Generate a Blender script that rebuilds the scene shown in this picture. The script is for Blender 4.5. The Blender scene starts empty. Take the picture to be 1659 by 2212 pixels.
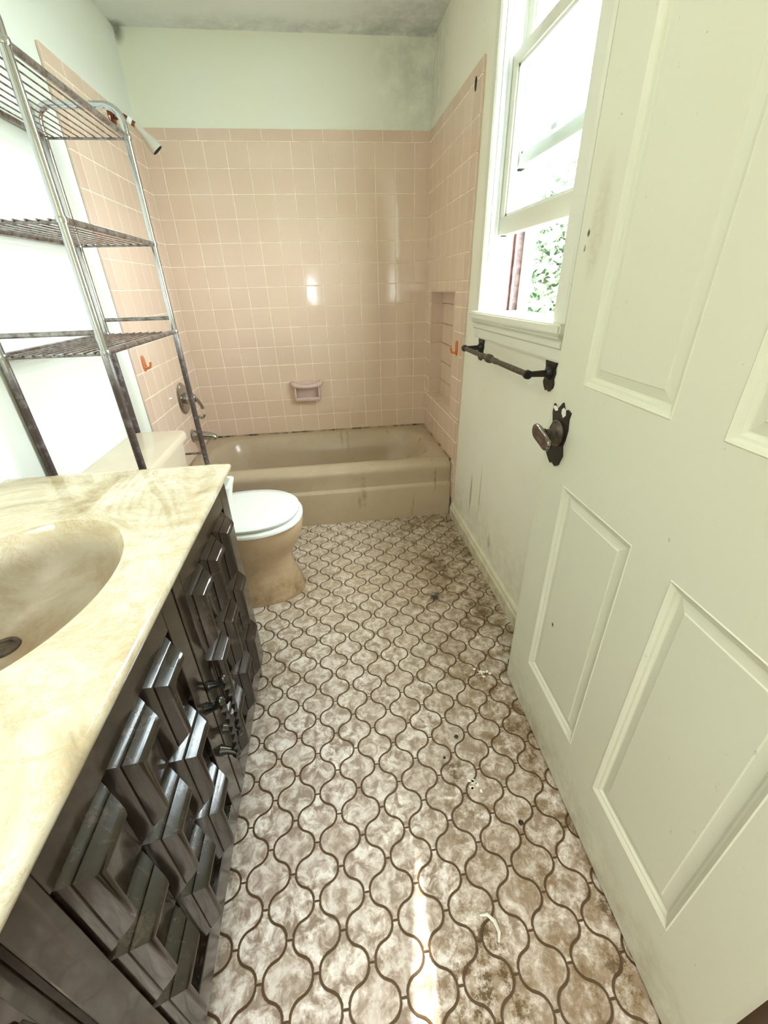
import bpy, bmesh, math, random
from mathutils import Vector, Matrix
random.seed(7)
sc = bpy.context.scene
COL = sc.collection
PI = math.pi

# ------------------------------------------------------------------ camera
cam_d = bpy.data.cameras.new('camera'); cam = bpy.data.objects.new('camera', cam_d); COL.objects.link(cam)
cam_d.sensor_fit = 'AUTO'; cam_d.sensor_width = 36.0; cam_d.lens = 36.0*896.98/2212.0
cam_d.clip_start = 0.01
cam.location = (0.84738, -2.80145, 1.19054)
cam.rotation_euler = (1.07225466, 0.02523304, -0.13340956)
sc.camera = cam

# ------------------------------------------------------------------ light
world = bpy.data.worlds.new('world'); sc.world = world; world.use_nodes = True
bg = world.node_tree.nodes['Background']
bg.inputs['Color'].default_value = (0.90, 0.96, 1.0, 1); bg.inputs['Strength'].default_value = 37.0

def lamp(name, kind, loc, direction, energy, color=(1, 1, 1), size=1.0, size_y=None, portal=False):
    d = bpy.data.lights.new(name, kind); o = bpy.data.objects.new(name, d); COL.objects.link(o)
    o.location = loc
    o.rotation_euler = Vector(direction).to_track_quat('-Z', 'Y').to_euler()
    d.energy = energy; d.color = color
    if kind == 'AREA':
        d.size = size
        if size_y: d.shape = 'RECTANGLE'; d.size_y = size_y
        if portal: d.cycles.is_portal = True
    return o

lamp('window_portal', 'AREA', (1.66, -1.30, 1.57), (-1, 0, 0), 1, size=0.70, size_y=1.05, portal=True)
sun = lamp('sun', 'SUN', (0, -6, 5), (0.097, 0.813, -0.574), 14.0, (1.0, 0.97, 0.90)); sun.data.angle = 0.006
lamp('hall_fill', 'AREA', (0.75, -3.75, 2.20), (0, 0.15, -1), 34.0, (1.0, 0.97, 0.90), size=1.2)  # unseen fill light added in the hall to brighten the room

bpy.data.lights['hall_fill'].spread = 1.9
vl = lamp('vanity_fill', 'AREA', (0.12, -2.12, 2.02), (0.83, -0.28, -0.48), 6.5, (1.0, 0.95, 0.78), size=0.12, size_y=0.60)  # warm fill light added above the vanity, out of view and without a fixture

sc.view_settings.view_transform = 'Standard'; sc.view_settings.look = 'None'
sc.view_settings.gamma = 1.0; sc.view_settings.use_curve_mapping = False
sc.view_settings.exposure = 0.16

# ------------------------------------------------------------------ materials
class NT:
    def __init__(s, name):
        s.m = bpy.data.materials.new(name); s.m.use_nodes = True
        s.n = s.m.node_tree.nodes; s.l = s.m.node_tree.links
        s.b = s.n['Principled BSDF']
        s._pos = None
    def pos(s):
        if s._pos is None: s._pos = s.n.new('ShaderNodeNewGeometry').outputs['Position']
        return s._pos
    def _set(s, sock, v):
        if isinstance(v, bpy.types.NodeSocket): s.l.new(v, sock)
        elif isinstance(v, (tuple, list)) and len(v) == 3 and sock.type == 'RGBA': sock.default_value = (*v, 1)
        else: sock.default_value = v
    def mapping(s, scale=(1, 1, 1), loc=(0, 0, 0), rot=(0, 0, 0), vec=None):
        k = s.n.new('ShaderNodeMapping'); s.l.new(vec or s.pos(), k.inputs['Vector'])
        k.inputs['Scale'].default_value = scale; k.inputs['Location'].default_value = loc; k.inputs['Rotation'].default_value = rot
        return k.outputs[0]
    def noise(s, scale, detail=4, rough=0.6, dist=0.0, vec=None):
        k = s.n.new('ShaderNodeTexNoise'); s.l.new(vec or s.pos(), k.inputs['Vector'])
        k.inputs['Scale'].default_value = scale; k.inputs['Detail'].default_value = detail
        k.inputs['Roughness'].default_value = rough; k.inputs['Distortion'].default_value = dist
        return k.outputs['Fac']
    def ramp(s, fac, stops):
        k = s.n.new('ShaderNodeValToRGB'); s.l.new(fac, k.inputs[0]); e = k.color_ramp.elements
        while len(e) < len(stops): e.new(0.5)
        for i, (p, c) in enumerate(stops):
            e[i].position = p; e[i].color = (*c, 1) if isinstance(c, tuple) else (c, c, c, 1)
        return k.outputs[0]
    def step(s, v, a, b, lo=0.0, hi=1.0):
        k = s.n.new('ShaderNodeMapRange'); k.interpolation_type = 'SMOOTHSTEP'
        s._set(k.inputs['Value'], v); k.inputs['From Min'].default_value = a; k.inputs['From Max'].default_value = b
        k.inputs['To Min'].default_value = lo; k.inputs['To Max'].default_value = hi
        return k.outputs[0]
    def math(s, op, a, b=0.0, c=0.0):
        k = s.n.new('ShaderNodeMath'); k.operation = op
        s._set(k.inputs[0], a); s._set(k.inputs[1], b); s._set(k.inputs[2], c)
        return k.outputs[0]
    def mix(s, fac, a, b, mode='MIX'):
        k = s.n.new('ShaderNodeMix'); k.data_type = 'RGBA'; k.blend_type = mode
        s._set(k.inputs['Factor'], fac); s._set(k.inputs['A'], a) if False else None
        s._set(k.inputs[0], fac); s._set(k.inputs[6], a); s._set(k.inputs[7], b)
        return k.outputs[2]
    def xyz(s):
        k = s.n.new('ShaderNodeSeparateXYZ'); s.l.new(s.pos(), k.inputs[0]); return k.outputs
    def dist(s, p, scale=(1, 1, 1)):
        """distance to a point of the room, each axis scaled"""
        k = s.n.new('ShaderNodeVectorMath'); k.operation = 'SUBTRACT'; s.l.new(s.pos(), k.inputs[0]); k.inputs[1].default_value = p
        q = s.n.new('ShaderNodeVectorMath'); q.operation = 'MULTIPLY'; s.l.new(k.outputs[0], q.inputs[0]); q.inputs[1].default_value = scale
        r = s.n.new('ShaderNodeVectorMath'); r.operation = 'LENGTH'; s.l.new(q.outputs[0], r.inputs[0])
        return r.outputs['Value']
    def random(s):
        return s.n.new('ShaderNodeObjectInfo').outputs['Random']
    def bump(s, h, strength=0.2, d=0.002):
        k = s.n.new('ShaderNodeBump'); k.inputs['Strength'].default_value = strength; k.inputs['Distance'].default_value = d
        s.l.new(h, k.inputs['Height']); s.l.new(k.outputs[0], s.b.inputs['Normal'])
    def done(s, color=None, rough=None, metal=None, coat=None, spec=None):
        if color is not None: s._set(s.b.inputs['Base Color'], color)
        if rough is not None: s._set(s.b.inputs['Roughness'], rough)
        if metal is not None: s._set(s.b.inputs['Metallic'], metal)
        if coat is not None: s._set(s.b.inputs['Coat Weight'], coat); s.b.inputs['Coat Roughness'].default_value = 0.05
        if spec is not None: s._set(s.b.inputs['Specular IOR Level'], spec)
        return s.m

def mat_paint(name, base, warm, mould=(), streaks=(), rough=0.55, grime=None, speck=0.0):
    t = NT(name)
    c = t.mix(t.ramp(t.noise(2.3, 3), [(0.35, 0.0), (0.7, 1.0)]), base, warm)
    for p, r, a in mould:
        k = t.math('MULTIPLY', t.step(t.dist(p, r), 1.0, 0.15), t.ramp(t.noise(9, 6, 0.7), [(0.36, 0.0), (0.62, 1.0)]))
        c = t.mix(t.math('MULTIPLY', k, a), c, (0.20, 0.21, 0.16))
    for p, r, a, colr in streaks:
        k = t.math('MULTIPLY', t.step(t.dist(p, r), 1.0, 0.4), t.ramp(t.noise(60, 4, 0.7), [(0.3, 0.35), (0.6, 1.0)]))
        c = t.mix(t.math('MULTIPLY', k, a), c, colr)
    if grime:
        z0, z1, a = grime
        k = t.math('MULTIPLY', t.step(t.xyz()[2], z1, z0), t.ramp(t.noise(14, 7, 0.75), [(0.42, 0.0), (0.66, 1.0)]))
        c = t.mix(t.math('MULTIPLY', k, a), c, (0.34, 0.26, 0.13))
    if speck:
        k = t.ramp(t.noise(75, 3, 0.6), [(0.70, 0.0), (0.74, 1.0)])
        k = t.math('MULTIPLY', k, t.ramp(t.noise(5, 2), [(0.45, 0.0), (0.6, 1.0)]))
        c = t.mix(t.math('MULTIPLY', k, speck), c, (0.10, 0.08, 0.05))
    t.bump(t.noise(120, 3), 0.05, 0.001)
    return t.done(c, rough)

WALLC = (0.88, 0.90, 0.78); WALLW = (0.88, 0.88, 0.71)
M = {}
M['wall'] = mat_paint('wall_paint', WALLC, WALLW, mould=[((1.49, 0.02, 2.20), (2.4, 2.2, 1.8), 0.30), ((0.03, 0.01, 2.235), (22, 22, 16), 0.9)])
M['wall_right'] = mat_paint('wall_paint_right', (0.90, 0.89, 0.76), (0.89, 0.86, 0.70), mould=[((1.49, 0.0, 2.20), (2.4, 2.4, 1.8), 0.35)],
    streaks=[((1.497, -1.02, 0.28), (5, 70, 8), 0.8, (0.33, 0.22, 0.10)), ((1.497, -1.14, 0.33), (5, 110, 6), 0.6, (0.40, 0.30, 0.16)), ((1.497, -1.30, 0.17), (5, 40, 22), 0.5, (0.35, 0.27, 0.15))], grime=(0.05, 0.42, 0.30), speck=0.5)
M['wall_left'] = mat_paint('wall_paint_left', (0.84, 0.88, 0.82), (0.83, 0.86, 0.74))
M['ceiling'] = mat_paint('ceiling_paint', (0.86, 0.89, 0.87), (0.86, 0.89, 0.85), mould=[((1.45, -0.05, 2.24), (1.8, 1.8, 1.8), 0.4), ((0.80, 0.0, 2.24), (0.9, 6.0, 5), 0.35), ((0.03, 0.0, 2.24), (14, 14, 14), 0.8)])
M['trim'] = mat_paint('trim_paint', (0.82, 0.83, 0.74), (0.82, 0.82, 0.70), rough=0.35, speck=0.35)
M['baseboard'] = mat_paint('baseboard_paint', (0.78, 0.76, 0.60), (0.76, 0.72, 0.52), rough=0.4, grime=(0.0, 0.11, 0.9), speck=0.7)
M['door'] = mat_paint('door_paint', (0.75, 0.76, 0.63), (0.74, 0.745, 0.60), rough=0.38,
    streaks=[((1.367, -1.935, 1.28), (6, 28, 8), 0.35, (0.42, 0.36, 0.2)), ((1.367, -1.905, 1.27), (6, 160, 120), 1.0, (0.04, 0.03, 0.02)), ((1.367, -1.90, 1.245), (6, 200, 130), 1.0, (0.05, 0.04, 0.02)), ((1.367, -2.06, 0.41), (6, 150, 120), 1.0, (0.03, 0.03, 0.02))], grime=(0.0, 0.20, 0.55), speck=0.35)
M['sash'] = mat_paint('sash_paint', (0.78, 0.78, 0.68), (0.76, 0.75, 0.62), rough=0.35, speck=0.7)
M['white_vinyl'] = mat_paint('white_jamb', (0.85, 0.87, 0.84), (0.84, 0.86, 0.84), rough=0.3)

t = NT('red_brown_paint'); M['redbrown'] = t.done(t.mix(t.ramp(t.noise(30, 5), [(0.35, 0.0), (0.7, 1.0)]), (0.13, 0.055, 0.05), (0.20, 0.10, 0.085)), 0.5)
t = NT('dark_brown_paint'); M['darkbrown'] = t.done(t.mix(t.ramp(t.noise(40, 6), [(0.45, 0.0), (0.75, 1.0)]), (0.045, 0.02, 0.017), (0.16, 0.10, 0.08)), 0.5)

def mat_tile(name, a, b):
    t = NT(name)
    c = t.mix(t.random(), a, b)
    c = t.mix(t.ramp(t.noise(3.0, 3), [(0.35, 0.0), (0.7, 0.6)]), c, (0.77, 0.60, 0.50))
    k = t.math('MULTIPLY', t.ramp(t.noise(22, 6, 0.75), [(0.60, 0.0), (0.74, 1.0)]), 0.22)
    c = t.mix(k, c, (0.36, 0.27, 0.17))
    t.bump(t.noise(9, 2), 0.12, 0.004)
    return t.done(c, 0.09, spec=0.72)
M['tile'] = mat_tile('pink_tile', (0.765, 0.585, 0.435), (0.79, 0.615, 0.465))
M['cap'] = mat_tile('pink_cap_tile', (0.70, 0.52, 0.395), (0.73, 0.54, 0.415))
t = NT('tile_grout'); M['grout'] = t.done(t.mix(t.ramp(t.noise(10, 5), [(0.4, 0.0), (0.7, 1.0)]), (0.96, 0.86, 0.70), (0.82, 0.67, 0.49)), 0.7)
t = NT('mouldy_caulk'); k = t.ramp(t.noise(7, 7, 0.8), [(0.45, 0.0), (0.58, 1.0)])
M['caulk'] = t.done(t.mix(k, (0.55, 0.40, 0.27), (0.05, 0.035, 0.015)), 0.7)

# floor lanterns: printed mottle, brown dirt in patches
def floor_dirt(t):
    x, y, z = t.xyz()
    n = t.ramp(t.noise(6, 8, 0.80), [(0.40, 0.0), (0.58, 1.0)])
    n2 = t.ramp(t.noise(24, 7, 0.82), [(0.43, 0.0), (0.57, 1.0)])
    n3 = t.math('MULTIPLY', t.ramp(t.noise(55, 4, 0.7), [(0.50, 0.0), (0.58, 1.0)]), t.step(x, 0.80, 1.15))
    side = t.step(x, 0.88, 1.34)
    d = t.math('MULTIPLY', side, t.math('MULTIPLY_ADD', n, 0.70, t.math('MULTIPLY_ADD', n2, 0.35, 0.12)))
    d = t.math('MAXIMUM', d, t.math('MULTIPLY', n3, 0.45))
    for p, r, a in [((1.13, -2.24, 0), (4.2, 2.4, 1), 1.0), ((1.05, -2.58, 0), (5, 3.6, 1), 1.25), ((1.07, -2.52, 0), (12, 8, 1), 1.4), ((1.10, -2.16, 0), (12, 9, 1), 1.3), ((1.40, -1.15, 0), (4.5, 1.6, 1), 0.8), ((0.56, -1.72, 0), (10, 5, 1), 0.75),
                    ((0.66, -1.28, 0), (5, 4, 1), 0.55), ((1.18, -1.42, 0), (7, 7, 1), 0.5), ((1.42, -0.80, 0), (8, 8, 1), 0.9), ((1.15, -2.05, 0), (5, 5, 1), 0.6)]:
        k = t.math('MULTIPLY', t.step(t.dist(p, r), 1.0, 0.1), t.math('MULTIPLY', n2, a))
        d = t.math('MAXIMUM', d, k)
    far = t.step(y, -2.2, -1.2)                       # yellower tone towards the tub
    return d, far
t = NT('vinyl_lantern')
d, far = floor_dirt(t)
c = t.ramp(t.noise(34, 5, 0.66, 0.5), [(0.41, (0.28, 0.215, 0.175)), (0.47, (0.56, 0.48, 0.425)), (0.525, (0.77, 0.70, 0.65)), (0.575, (1.0, 0.98, 0.96))])
c = t.mix(t.ramp(t.noise(9, 4, 0.6), [(0.42, 0.38), (0.58, 0.0)]), c, (0.46, 0.38, 0.33))
c = t.mix(t.ramp(t.noise(70, 4, 0.7), [(0.40, 0.30), (0.56, 0.0)]), c, (0.36, 0.30, 0.23))
c = t.mix(t.math('MULTIPLY', t.random(), 0.25), c, (0.55, 0.46, 0.38))
c = t.mix(t.math('MULTIPLY', far, 0.42), c, (0.62, 0.49, 0.31))
c = t.mix(t.math('MINIMUM', t.math('MULTIPLY', d, 0.85), 0.90), c, (0.20, 0.13, 0.055))
c = t.mix(t.math('MULTIPLY', t.step(d, 0.88, 1.25), 0.75), c, (0.065, 0.038, 0.014))
t.bump(t.noise(45, 4), 0.10, 0.002)
M['lantern'] = t.done(c, t.ramp(t.noise(8, 5), [(0.3, 0.20), (0.7, 0.42)]), spec=0.5)
t = NT('vinyl_joint'); d, far = floor_dirt(t)
M['joint'] = t.done(t.mix(t.math('MINIMUM', d, 1.0), (0.095, 0.056, 0.024), (0.075, 0.042, 0.016)), 0.45)

def mat_ceramic(name, base, stain, amt=0.5, rough=0.16, lo=0.5, hi=0.72, dirt_z=None):
    t = NT(name)
    k = t.math('MULTIPLY', t.ramp(t.noise(7, 7, 0.72), [(lo, 0.0), (hi, 1.0)]), amt)
    c = t.mix(k, base, stain)
    if dirt_z:
        z0, z1, a = dirt_z
        q = t.math('MULTIPLY', t.step(t.xyz()[2], z1, z0), t.ramp(t.noise(10, 7, 0.75), [(0.40, 0.1), (0.65, 1.0)]))
        c = t.mix(t.math('MULTIPLY', q, a), c, (0.20, 0.12, 0.045))
    return t.done(c, rough, spec=0.55)
t = NT('tub_enamel')
c = t.mix(t.math('MULTIPLY', t.ramp(t.noise(6, 6, 0.7), [(0.48, 0.0), (0.72, 1.0)]), 0.35), (0.51, 0.405, 0.28), (0.39, 0.295, 0.185))
drip = t.noise(1.0, 5, 0.7, vec=t.mapping((26, 26, 2.2)))
c = t.mix(t.math('MULTIPLY', t.math('MULTIPLY', t.ramp(drip, [(0.62, 0.0), (0.70, 1.0)]), t.step(t.xyz()[0], 0.8, 1.0)), 0.5), c, (0.17, 0.10, 0.04))
for p, r, a in [((0.990, -0.70, 0.19), (45, 4, 7), 0.5), ((0.962, -0.70, 0.13), (70, 4, 16), 0.5), ((1.397, -0.70, 0.23), (90, 4, 11), 0.6), ((0.94, -0.11, 0.28), (60, 6, 10), 0.45), ((0.90, -0.11, 0.30), (110, 6, 10), 0.45)]:
    k = t.math('MULTIPLY', t.step(t.dist(p, r), 1.0, 0.2), t.ramp(t.noise(35, 5, 0.75), [(0.36, 0.0), (0.6, 1.0)]))
    c = t.mix(t.math('MULTIPLY', k, a), c, (0.17, 0.09, 0.03))
M['tub'] = t.done(c, 0.2, spec=0.5)
M['bowl'] = mat_ceramic('beige_china', (0.62, 0.46, 0.30), (0.40, 0.26, 0.13), 0.5, 0.15, dirt_z=(0.0, 0.22, 0.75))
M['tank'] = mat_ceramic('beige_tank_china', (0.72, 0.62, 0.46), (0.62, 0.52, 0.36), 0.4, 0.15)
M['seat'] = NT('white_seat').done((0.86, 0.90, 0.87), 0.18)
M['plastic'] = NT('white_plastic').done((0.80, 0.84, 0.78), 0.35)
M['soap'] = mat_ceramic('mauve_ceramic', (0.70, 0.53, 0.46), (0.50, 0.36, 0.30), 0.4, 0.18)
M['orange'] = mat_ceramic('orange_plastic', (0.62, 0.20, 0.06), (0.50, 0.17, 0.06), 0.4, 0.3)

t = NT('cultured_marble')
w = t.noise(3.2, 7, 0.68, 1.6)
c = t.ramp(w, [(0.36, (0.40, 0.335, 0.22)), (0.45, (0.60, 0.52, 0.36)), (0.52, (0.71, 0.64, 0.47)), (0.62, (0.80, 0.76, 0.62))])
vein = t.ramp(t.noise(7.5, 8, 0.78, 2.0), [(0.475, 0.0), (0.50, 0.75), (0.525, 0.0)])
c = t.mix(vein, c, (0.55, 0.42, 0.22))
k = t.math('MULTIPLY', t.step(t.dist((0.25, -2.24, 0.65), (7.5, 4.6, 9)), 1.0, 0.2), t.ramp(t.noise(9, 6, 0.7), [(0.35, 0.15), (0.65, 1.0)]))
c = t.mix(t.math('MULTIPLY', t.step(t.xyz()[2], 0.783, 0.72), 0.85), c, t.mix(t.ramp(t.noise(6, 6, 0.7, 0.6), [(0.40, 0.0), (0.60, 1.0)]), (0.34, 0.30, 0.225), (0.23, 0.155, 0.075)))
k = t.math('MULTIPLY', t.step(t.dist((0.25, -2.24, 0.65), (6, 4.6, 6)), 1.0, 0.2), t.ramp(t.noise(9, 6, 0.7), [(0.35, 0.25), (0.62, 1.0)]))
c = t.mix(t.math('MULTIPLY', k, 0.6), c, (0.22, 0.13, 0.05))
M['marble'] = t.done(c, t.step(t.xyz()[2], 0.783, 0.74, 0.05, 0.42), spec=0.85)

t = NT('dark_walnut')
g = t.noise(1.0, 6, 0.65, 0.8, vec=t.mapping((60, 60, 5)))
c = t.ramp(g, [(0.32, (0.006, 0.004, 0.003)), (0.55, (0.020, 0.012, 0.007)), (0.75, (0.062, 0.040, 0.025))])
k = t.math('MULTIPLY', t.ramp(t.noise(15, 6, 0.75), [(0.54, 0.0), (0.68, 1.0)]), 0.22)
c = t.mix(k, c, (0.20, 0.16, 0.12))
t.bump(g, 0.10, 0.0015)
t.b.inputs['IOR'].default_value = 1.58
M['wood'] = t.done(c, t.ramp(t.noise(11, 4), [(0.3, 0.13), (0.7, 0.27)]), coat=0.25)
t = NT('dark_inside'); M['black'] = t.done((0.006, 0.005, 0.004), 0.7)
t = NT('hall_floor_wood'); M['hallfloor'] = t.done(t.ramp(t.noise(1.0, 5, vec=t.mapping((50, 4, 4))), [(0.3, (0.05, 0.03, 0.018)), (0.7, (0.14, 0.085, 0.05))]), 0.35)

t = NT('chrome_tube')
rust = t.math('MULTIPLY', t.ramp(t.noise(30, 8, 0.75), [(0.30, 0.62), (0.50, 1.0)]), t.step(t.xyz()[2], 1.10, 0.95))
c = t.mix(rust, (0.58, 0.59, 0.61), (0.085, 0.062, 0.055))
M['chrome'] = t.done(c, t.math('MULTIPLY_ADD', rust, 0.45, 0.10), metal=t.math('MULTIPLY_ADD', rust, -0.6, 1.0))
t = NT('dull_shelf_bar')
M['dullchrome'] = t.done(t.mix(t.ramp(t.noise(35, 7, 0.7), [(0.40, 0.0), (0.60, 1.0)]), (0.40, 0.38, 0.37), (0.16, 0.12, 0.11)), 0.28, metal=0.85)
M['bath_chrome'] = NT('bath_chrome').done((0.46, 0.44, 0.42), 0.14, metal=1.0)
t = NT('worn_black_iron'); c = t.ramp(t.noise(60, 6, 0.7), [(0.35, (0.007, 0.006, 0.005)), (0.62, (0.018, 0.015, 0.011)), (0.80, (0.10, 0.07, 0.04))])
M['iron'] = t.done(c, 0.34, metal=0.15)
M['pull'] = NT('rubbed_black_metal').done((0.10, 0.10, 0.095), 0.22, metal=0.9)
t = NT('worn_iron_bar'); c = t.ramp(t.noise(60, 6, 0.7), [(0.35, (0.05, 0.042, 0.035)), (0.70, (0.17, 0.13, 0.095))])
M['ironbar'] = t.done(c, 0.4, metal=0.5)
M['handlechrome'] = NT('polished_lever').done((0.24, 0.21, 0.19), 0.14, metal=1.0)
M['copper'] = NT('copper_flange').done((0.22, 0.095, 0.06), 0.2, metal=1.0)
M['shower_white'] = NT('aged_white_plastic').done((0.62, 0.60, 0.50), 0.35)
M['dust'] = NT('dust').done((0.10, 0.085, 0.06), 0.95)
M['chip'] = NT('paint_chip').done((0.82, 0.80, 0.72), 0.6)
M['crumb'] = NT('dark_crumb').done((0.03, 0.022, 0.015), 0.8)
M['worn'] = NT('worn_through_patch').done((0.85, 0.84, 0.78), 0.5)
t = NT('leaf'); M['leaf'] = t.done(t.mix(t.ramp(t.noise(1.4, 3), [(0.35, 0.0), (0.65, 1.0)]), (0.07, 0.13, 0.06), (0.17, 0.23, 0.13)), 0.6)
M['bark'] = NT('bark').done((0.12, 0.08, 0.05), 0.9)
t = NT('grass'); M['grass'] = t.done(t.mix(t.noise(3, 5), (0.05, 0.08, 0.03), (0.10, 0.12, 0.06)), 0.9)
# window pane: clear glass with a faint reflection
t = NT('pane_glass'); n, l = t.n, t.l
tr = n.new('ShaderNodeBsdfTransparent'); tr.inputs[0].default_value = (0.93, 0.96, 0.97, 1)
gl = n.new('ShaderNodeBsdfGlossy'); gl.inputs['Roughness'].default_value = 0.02
mx = n.new('ShaderNodeMixShader'); mx.inputs[0].default_value = 0.035
l.new(tr.outputs[0], mx.inputs[1]); l.new(gl.outputs[0], mx.inputs[2])
l.new(mx.outputs[0], n['Material Output'].inputs['Surface'])
M['glass'] = t.m

# ------------------------------------------------------------------ mesh helpers (all shapes in room coordinates, metres)
def box(bm, x0, x1, y0, y1, z0, z1, bev=0.0, seg=2):
    b = bm if bev == 0 else bmesh.new()
    v = [b.verts.new((x, y, z)) for x in (x0, x1) for y in (y0, y1) for z in (z0, z1)]
    for f in ((0, 1, 3, 2), (4, 6, 7, 5), (0, 4, 5, 1), (2, 3, 7, 6), (0, 2, 6, 4), (1, 5, 7, 3)): b.faces.new([v[i] for i in f])
    if bev:
        bmesh.ops.bevel(b, geom=b.edges[:], offset=bev, segments=seg, profile=0.5, affect='EDGES')
        merge(bm, b)
def merge(bm, b):
    mp = {v: bm.verts.new(v.co) for v in b.verts}
    for f in b.faces: bm.faces.new([mp[v] for v in f.verts])
    b.free()
def B(*boxes, bev=0.0):
    bm = bmesh.new()
    for q in boxes: box(bm, *q, bev=bev)
    return bm
def tube(bm, pts, r, n=10, closed=False, twist=0.0):
    pts = [Vector(p) for p in pts]; m = len(pts); rr = r if isinstance(r, (list, tuple)) else [r]*m
    up = None; rings = []
    for i, p in enumerate(pts):
        a = pts[(i-1) % m] if (closed or i > 0) else p; c = pts[(i+1) % m] if (closed or i < m-1) else p
        tdir = (c-a).normalized()
        if up is None:
            up = Vector((0, 0, 1)) if abs(tdir.z) < 0.9 else Vector((0, 1, 0))
        u = (up - tdir*up.dot(tdir)).normalized(); up = u; w = tdir.cross(u)
        rings.append([bm.verts.new(p + (u*math.cos(2*PI*k/n+twist*i) + w*math.sin(2*PI*k/n+twist*i))*rr[i]) for k in range(n)])
    for i in range(m if closed else m-1):
        a, c = rings[i], rings[(i+1) % m]
        for k in range(n): bm.faces.new((a[k], a[(k+1) % n], c[(k+1) % n], c[k]))
    if not closed:
        bm.faces.new(rings[0][::-1]); bm.faces.new(rings[-1])
def lathe(bm, prof, origin, axis, n=24, scale2=1.0):
    """prof: (radius, height along axis)"""
    ax = Vector(axis).normalized(); u = ax.orthogonal().normalized()
    if abs(ax.z) < 0.9: u = (Vector((0, 0, 1)) - ax*ax.z).normalized()
    w = ax.cross(u); o = Vector(origin); rings = []
    for r, h in prof:
        rings.append([bm.verts.new(o + ax*h + u*math.cos(2*PI*k/n)*r + w*math.sin(2*PI*k/n)*r*scale2) for k in range(n)])
    for a, c in zip(rings, rings[1:]):
        for k in range(n): bm.faces.new((a[k], a[(k+1) % n], c[(k+1) % n], c[k]))
    if prof[0][0] > 1e-6: bm.faces.new(rings[0][::-1])
    if prof[-1][0] > 1e-6: bm.faces.new(rings[-1])
    bmesh.ops.remove_doubles(bm, verts=bm.verts[:], dist=1e-6)
def loops(bm, rings, cap0=False, cap1=False):
    vr = [[bm.verts.new(p) for p in r] for r in rings]; n = len(vr[0])
    for a, c in zip(vr, vr[1:]):
        for k in range(n): bm.faces.new((a[k], a[(k+1) % n], c[(k+1) % n], c[k]))
    if cap0: bm.faces.new(vr[0][::-1])
    if cap1: bm.faces.new(vr[-1])
def rrect(x0, x1, y0, y1, r, z, side=8, arc=8):
    """rounded rectangle loop, always the same number of points"""
    out = []
    cs = [(x1-r, y0+r, -PI/2), (x1-r, y1-r, 0), (x0+r, y1-r, PI/2), (x0+r, y0+r, PI)]
    for i, (cx, cy, a0) in enumerate(cs):
        arcp = [(cx+r*math.cos(a0+PI/2*k/arc), cy+r*math.sin(a0+PI/2*k/arc)) for k in range(arc+1)]
        out += arcp
        nx = cs[(i+1) % 4]; q = (nx[0]+r*math.cos(nx[2]), nx[1]+r*math.sin(nx[2])); p = arcp[-1]
        out += [(p[0]+(q[0]-p[0])*k/side, p[1]+(q[1]-p[1])*k/side) for k in range(1, side)]
    return [(x, y, z) for x, y in out]
def prism(bm, poly, o, u, v, w, depth):
    """poly in (u, v) at o, pushed along w by depth"""
    o, u, v, w = map(Vector, (o, u, v, w))
    a = [bm.verts.new(o+u*p[0]+v*p[1]) for p in poly]; c = [bm.verts.new(o+u*p[0]+v*p[1]+w*depth) for p in poly]
    n = len(poly)
    for k in range(n): bm.faces.new((a[k], a[(k+1) % n], c[(k+1) % n], c[k]))
    bm.faces.new(a[::-1]); bm.faces.new(c)

WORLD = {}
def obj(name, bm, m, parent=None, smooth=None, origin=None):
    """link bm as ONE mesh object; vertices are given in room coordinates"""
    bmesh.ops.recalc_face_normals(bm, faces=bm.faces[:])
    me = bpy.data.meshes.new(name)
    if origin is None:
        xs = [v.co for v in bm.verts]
        origin = Vector(((min(c.x for c in xs)+max(c.x for c in xs))/2, (min(c.y for c in xs)+max(c.y for c in xs))/2, min(c.z for c in xs)))
    origin = Vector(origin)
    bmesh.ops.translate(bm, verts=bm.verts[:], vec=-origin)
    bm.to_mesh(me); bm.free()
    if smooth is not None:
        me.polygons.foreach_set('use_smooth', [True]*len(me.polygons)); me.set_sharp_from_angle(angle=math.radians(smooth))
    me.materials.append(m if not isinstance(m, str) else M[m])
    o = bpy.data.objects.new(name, me); COL.objects.link(o)
    place(o, origin, parent)
    return o
def place(o, at, parent=None):
    at = Vector(at); WORLD[o.name] = at
    if parent is not None:
        o.parent = parent; o.location = at - WORLD[parent.name]
    else: o.location = at
def tag(o, label, cat, group=None, kind=None):
    o['label'] = label; o['category'] = cat
    if group: o['group'] = group
    if kind: o['kind'] = kind
    return o
def thing(name, label, cat, loc, group=None, kind=None):
    o = bpy.data.objects.new(name, None); COL.objects.link(o); o.empty_display_size = 0.05
    place(o, loc); return tag(o, label, cat, group, kind)
def struct(name, bm, m, label, cat, smooth=None):
    return tag(obj(name, bm, m, smooth=smooth), label, cat, kind='structure')
def piece(name, me, at, parent):
    o = bpy.data.objects.new(name, me); COL.objects.link(o); place(o, at, parent); return o

# ------------------------------------------------------------------ room dimensions
XL, XR = 0.0327, 1.4857          # faces of the tiled side walls
WL, WR, WB = 0.0215, 1.497, 0.012  # faces of the plastered walls
H = 2.245
T = 0.108; Z0 = 1.850; ZC = 1.899
YE = -0.820                      # outer edge of the side-wall tiling
NI = (-0.612, -0.128, 0.575, 1.157)   # niche y0,y1,z0,z1
WIN = (-1.610, -1.000, 1.091, 2.050)  # window opening y0,y1,z0,z1
RT = 1.640                       # outer face of the right wall

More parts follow.
